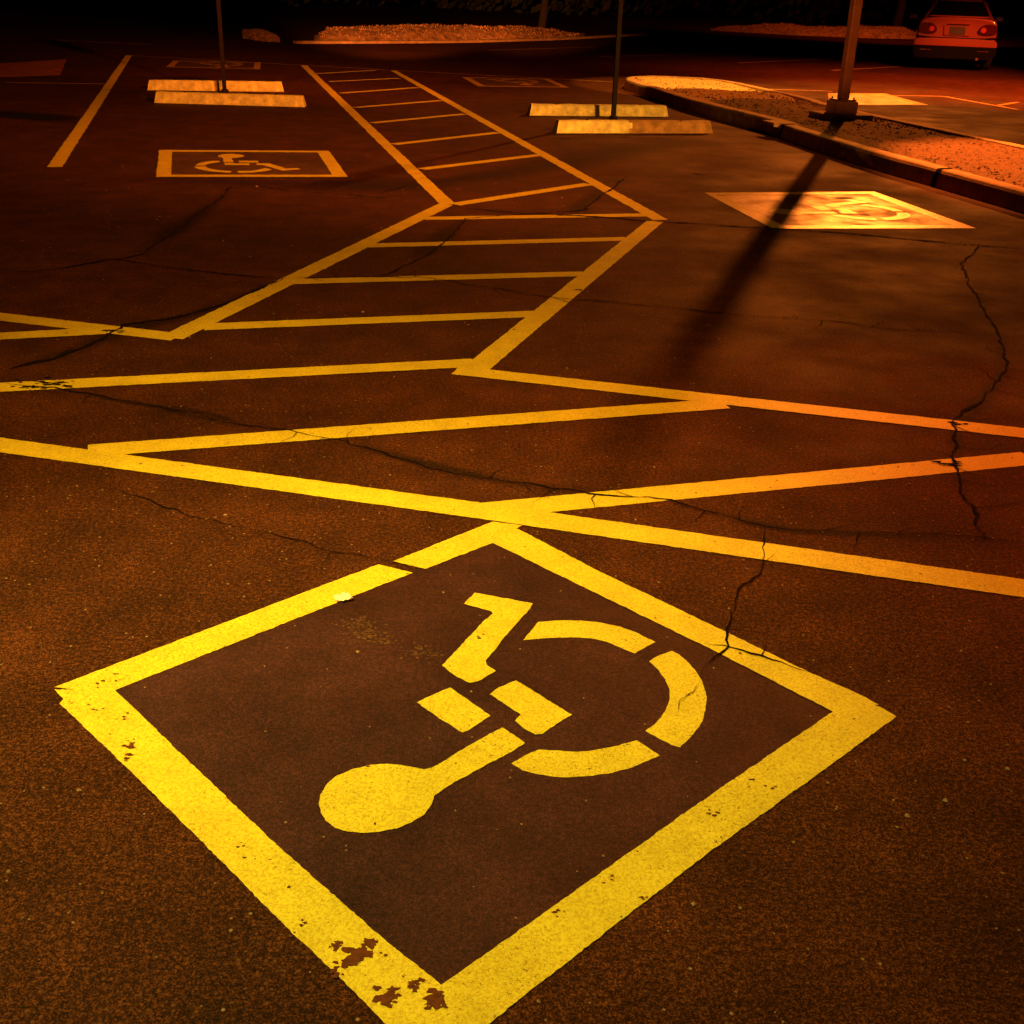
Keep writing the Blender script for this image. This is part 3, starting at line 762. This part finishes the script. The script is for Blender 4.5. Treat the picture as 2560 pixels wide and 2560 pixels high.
def car(loc, rz, label, paint_m, group=None):
    t = thing('parked_car', loc, label, 'car', group, rz)
    W = .86; bm = bmesh.new()
    secs = []
    for y, w, zb, zt in ((-2.22, .72, .50, 1.00), (-2.255, .80, .46, 1.045), (-2.24, .83, .36, 1.075), (-2.1, .85, .27, 1.085), (-1.8, .86, .22, 1.075), (-1.2, .87, .2, 1.02), (0, .875, .2, .98), (1.0, .87, .2, .96), (1.5, .86, .2, .93), (1.95, .83, .24, .86), (2.2, .76, .3, .76), (2.3, .62, .36, .66)):
        secs.append(ring(w, y, zb, zt))
    loft(bm, secs); body = link('body', bm, paint_m, t, smooth=True)
    md = body.modifiers.new('bevel', 'SUBSURF'); md.levels = 1; md.render_levels = 1
    # glasshouse and roof
    bm = bmesh.new()
    def gring(w0, w1, z0, z1, y0, y1):
        pass
    lower = [(-.70, -1.62), (.70, -1.62), (.76, -.9), (.78, .2), (.70, 1.05), (-.70, 1.05), (-.78, .2), (-.76, -.9)]
    upper = [(-.50, -.98), (.50, -.98), (.56, -.55), (.57, .0), (.50, .28), (-.50, .28), (-.57, .0), (-.56, -.55)]
    lo = [bm.verts.new((x, y, .97 if y > -1.5 else 1.05)) for x, y in lower]; hi = [bm.verts.new((x, y, 1.40)) for x, y in upper]
    for i in range(8): bm.faces.new((lo[i], lo[(i+1) % 8], hi[(i+1) % 8], hi[i]))
    bm.faces.new(hi); bmesh.ops.recalc_face_normals(bm, faces=bm.faces); link('windows', bm, glass_m, t)
    bm = bmesh.new(); up2 = [(x*1.02, y) for x, y in upper]
    a = [bm.verts.new((x, y, 1.395)) for x, y in up2]; b = [bm.verts.new((x*.9, y*.93-.02, 1.445)) for x, y in up2]
    for i in range(8): bm.faces.new((a[i], a[(i+1) % 8], b[(i+1) % 8], b[i]))
    bm.faces.new(b); bmesh.ops.recalc_face_normals(bm, faces=bm.faces)
    link('roof', bm, paint_m, t)
    for i in (0, 1, 4, 5, 2, 7):
        bm = bmesh.new()
        l, u = lower[i], upper[i]; z0 = .97 if l[1] > -1.5 else 1.05
        cyl(bm, (l[0]*1.01, l[1], z0), (u[0]*1.01, u[1], 1.405), .035, .03, 6)
        link('pillar', bm, paint_m, t)
    # boot lid lip
    bm = bmesh.new(); box(bm, (-.62, -2.27, 1.085), (.62, -2.13, 1.112), .012); link('boot_spoiler', bm, paint_m, t)
    # bumper with black gap above
    bm = bmesh.new()
    pr = [(-.87, .60), (-.80, .64), (-.45, .655), (.45, .655), (.80, .64), (.87, .60), (.86, .34), (.78, .26), (-.78, .26), (-.86, .34)]
    prism(bm, pr, -2.33, -2.0, .025); link('rear_bumper', bm, paint_m, t)
    bm = bmesh.new(); prism(bm, [(-.79, .235), (.79, .235), (.872, .34), (.878, .50), (-.878, .50), (-.872, .34)], -2.342, -1.98, .012); link('bumper_insert', bm, black_m, t)
    bm = bmesh.new(); prism(bm, [(-.86, .665), (-.5, .652), (.5, .652), (.86, .665), (.86, .70), (.5, .672), (-.5, .672), (-.86, .70)], -2.29, -2.15); link('bumper_gap', bm, black_m, t)
    # tail lamps
    for s in (-1, 1):
        tl = [(s*x, z) for x, z in ((.42, .82), (.47, .90), (.56, .955), (.70, .965), (.80, .93), (.83, .84), (.79, .755), (.62, .735), (.46, .755))]
        if s < 0: tl = tl[::-1]
        bm = bmesh.new(); prism(bm, tl, -2.285, -2.12, .012); tlp = link('tail_light', bm, lens_m, t)
        bm = bmesh.new(); cyl(bm, (s*.54, -2.293, .84), (s*.54, -2.25, .84), .055, n=20); link('lamp_lens', bm, red_m, tlp)
        bm = bmesh.new(); box(bm, (s*.60-.12, -2.352, .40), (s*.60+.12, -2.338, .425), .004); link('reflector', bm, chrome_m, t)
    # plate recess and plate
    bm = bmesh.new(); prism(bm, [(-.27, .71), (.27, .71), (.30, .925), (-.30, .925)], -2.272, -2.2, .01); link('plate_recess', bm, paint_m, t)
    bm = bmesh.new(); box(bm, (-.165, -2.29, .735), (.165, -2.268, .895), .006); link('number_plate', bm, plate_m, t)
    bm = bmesh.new(); box(bm, (-.24, -2.295, .925), (.24, -2.25, .95), .008); link('boot_handle', bm, chrome_m, t)
    # wheels
    for sx in (-1, 1):
        for y in (-1.35, 1.38):
            bm = bmesh.new(); x0, x1 = sx*.66, sx*.855
            prof = [(.0, .24), (.0, .29), (.02, .31), (.06, .318), (.14, .318), (.18, .31), (.195, .29), (.195, .24)]
            n = 28; rg = []
            for a in range(n):
                ca, sa = math.cos(a*2*math.pi/n), math.sin(a*2*math.pi/n)
                rg.append([bm.verts.new((sx*(.66+d), y+ca*r, .318+sa*r)) for d, r in prof])
            for a in range(n):
                for k in range(len(prof)): bm.faces.new((rg[a][k], rg[(a+1) % n][k], rg[(a+1) % n][(k+1) % len(prof)], rg[a][(k+1) % len(prof)]))
            bmesh.ops.recalc_face_normals(bm, faces=bm.faces)
            w = link('wheel', bm, rubber_m, t, True)
            bm = bmesh.new(); cyl(bm, (sx*.80, y, .318), (sx*.83, y, .318), .235, n=24)
            for a in range(5):
                an = a*1.2566; cyl(bm, (sx*.84, y, .318), (sx*.84, y+.2*math.cos(an), .318+.2*math.sin(an)), .03, n=6)
            link('rim', bm, rim_m, w)
    for s in (-1, 1):
        bm = bmesh.new(); box(bm, (s*.98-.10, .55, .97), (s*.98+.10, .66, 1.10), .03, 3)
        bmesh.ops.create_cube(bm, size=.06, matrix=Matrix.Translation((s*.86, .60, .985))); link('wing_mirror', bm, paint_m, t)
    bm = bmesh.new(); cyl(bm, (.5, -2.36, .25), (.5, -2.1, .25), .03, n=14); link('exhaust', bm, chrome_m, t)
    bm = bmesh.new(); box(bm, (-.7, -2.1, .18), (.7, 2.0, .3)); link('underbody', bm, black_m, t)
    return t
cc = H((2384, 90), 27.6); dirv = Vector((cc.x, cc.y)).normalized()
ang = math.atan2(-dirv.x, dirv.y)
cp = v2(cc)+dirv*2.2
car((cp.x, cp.y, 0), ang+R(1.5), 'pale reddish sedan with round-lens tail lamps, seen from behind at the upper right', car_m, 'parked cars')
side = Vector((dirv.y, -dirv.x))
cp2 = cp+side*2.75+dirv*.5
car((cp2.x, cp2.y, 0), ang+R(1.5), 'black sedan in the dark to the right of the reddish car', dark_car_m, 'parked cars')

# ------------------------------------------------------------------ light: sodium lamps of the lot, added unseen fill spots, night sky
def spot(loc, aim, power, col, size, blend=1.0, radius=.12):
    l = bpy.data.lights.new('lot_and_fill_lamp', 'SPOT'); l.energy = power; l.color = col; l.spot_size = R(size); l.spot_blend = blend; l.shadow_soft_size = radius
    o = bpy.data.objects.new('lot_and_fill_lamp', l); C.objects.link(o); o.location = loc
    o.rotation_euler = (Vector(aim)-Vector(loc)).to_track_quat('-Z', 'Y').to_euler(); return o
YEL = (1, .75, .14); AMB = (1, .42, .05); ORG = (1, .20, .018); RED = (1, .15, .016)
spot((-2.9, 1.3, 5.2), (-.50, 2.15, 0), 1900, YEL, 36, 1.0, .12)          # unseen near lamp; cone added tight so edges fade like a vignette
spot((-2.2, .5, 6.0), (-.95, 3.4, 0), 1500, (1, .60, .08), 35, 1.0, .15)  # added fill spot for the crossing lines
spot((1.2, -2.0, 6.5), (-.9, 6.4, 0), 2300, (1, .44, .045), 40, 1.0, .15)  # added fill spot for the middle hatching
spot((4.5, 3.5, 5.0), (2.1, 3.5, 0), 900, (1, .13, .015), 42, 1.0, .15)  # added unseen red spot, reddens the line ends at right
spot((1.0, 6.0, 5.0), (4.05, 15.5, .45), 2600, ORG, 11, 1.0, .1)  # added spot to brighten the pole footing
spot((6.5, 8.0, 5.0), (9.6, 25.6, .9), 260, (1, .75, .45), 10, .6, .10)  # added small spot meant for glints on the car
spot((9.2, 31.5, 8.5), (2.8, 12, 0), 12500, ORG, 44, 1.0, .16)           # lamp beyond: throws the pole shadow
spot((10.5, 17.5, 7.0), (8.3, 21.6, .0), 15000, RED, 66, 1.0, .15)        # red pool this side of the car
spot((10.0, 14.0, 6.0), (10.0, 27.5, .35), 7000, RED, 12, 1.0, .12)  # added unseen spot lighting the car's rear
spot((6.2, 2.5, 3.6), (.8, 14.2, .1), 7000, (1, .37, .045), 22, 1.0, .2) # right pair of stops
spot((5.0, 1.0, 5.0), (-4.4, 14.8, .1), 12500, (1, .25, .028), 36, 1.0, .2) # left pair of stops
spot((4.0, 15.3, 7.0), (2.8, 19.6, .15), 5600, AMB, 27, .3, .1)        # head over the island tip
spot((4.0, 15.3, 7.0), (4.9, 10.6, .15), 13000, (1, .20, .022), 26, .6, .1)
spot((-2.2, 16.0, 2.4), (-3.4, 33.5, .75), 17000, (1, .25, .035), 22, .8, .2)  # added low spot without fixture, raking the mound slope
spot((-.5, 16.0, 2.4), (.2, 36.5, .75), 15000, (1, .25, .035), 16, .9, .2) # second added low spot for the far mounds
spot((-2.0, 12.0, 6.0), (-2.6, 21.0, 0), 2600, ORG, 62, 1.0, .2)  # added spot lifting the far wheelchair squares
spot((14.0, 36.0, 7.0), (13.0, 49.0, .3), 3500, RED, 60, 1.0, .2)
w = bpy.data.worlds.new('World'); S.world = w; w.use_nodes = True
nt = w.node_tree; bg = nt.nodes['Background']
sky = nt.nodes.new('ShaderNodeTexSky'); sky.sky_type = 'NISHITA'; sky.sun_disc = False; sky.sun_elevation = R(-6); sky.sun_rotation = R(200)
mulc = nt.nodes.new('ShaderNodeMix'); mulc.data_type = 'RGBA'; mulc.blend_type = 'MULTIPLY'; mulc.inputs[0].default_value = 1
mulc.inputs[7].default_value = (1, .22, .05, 1)
nt.links.new(sky.outputs[0], mulc.inputs[6]); nt.links.new(mulc.outputs[2], bg.inputs['Color'])
bg.inputs['Strength'].default_value = .03

S.view_settings.view_transform = 'Standard'; S.view_settings.look = 'None'; S.view_settings.exposure = 0; S.view_settings.gamma = 1
S.render.resolution_x = 1024; S.render.resolution_y = 1024
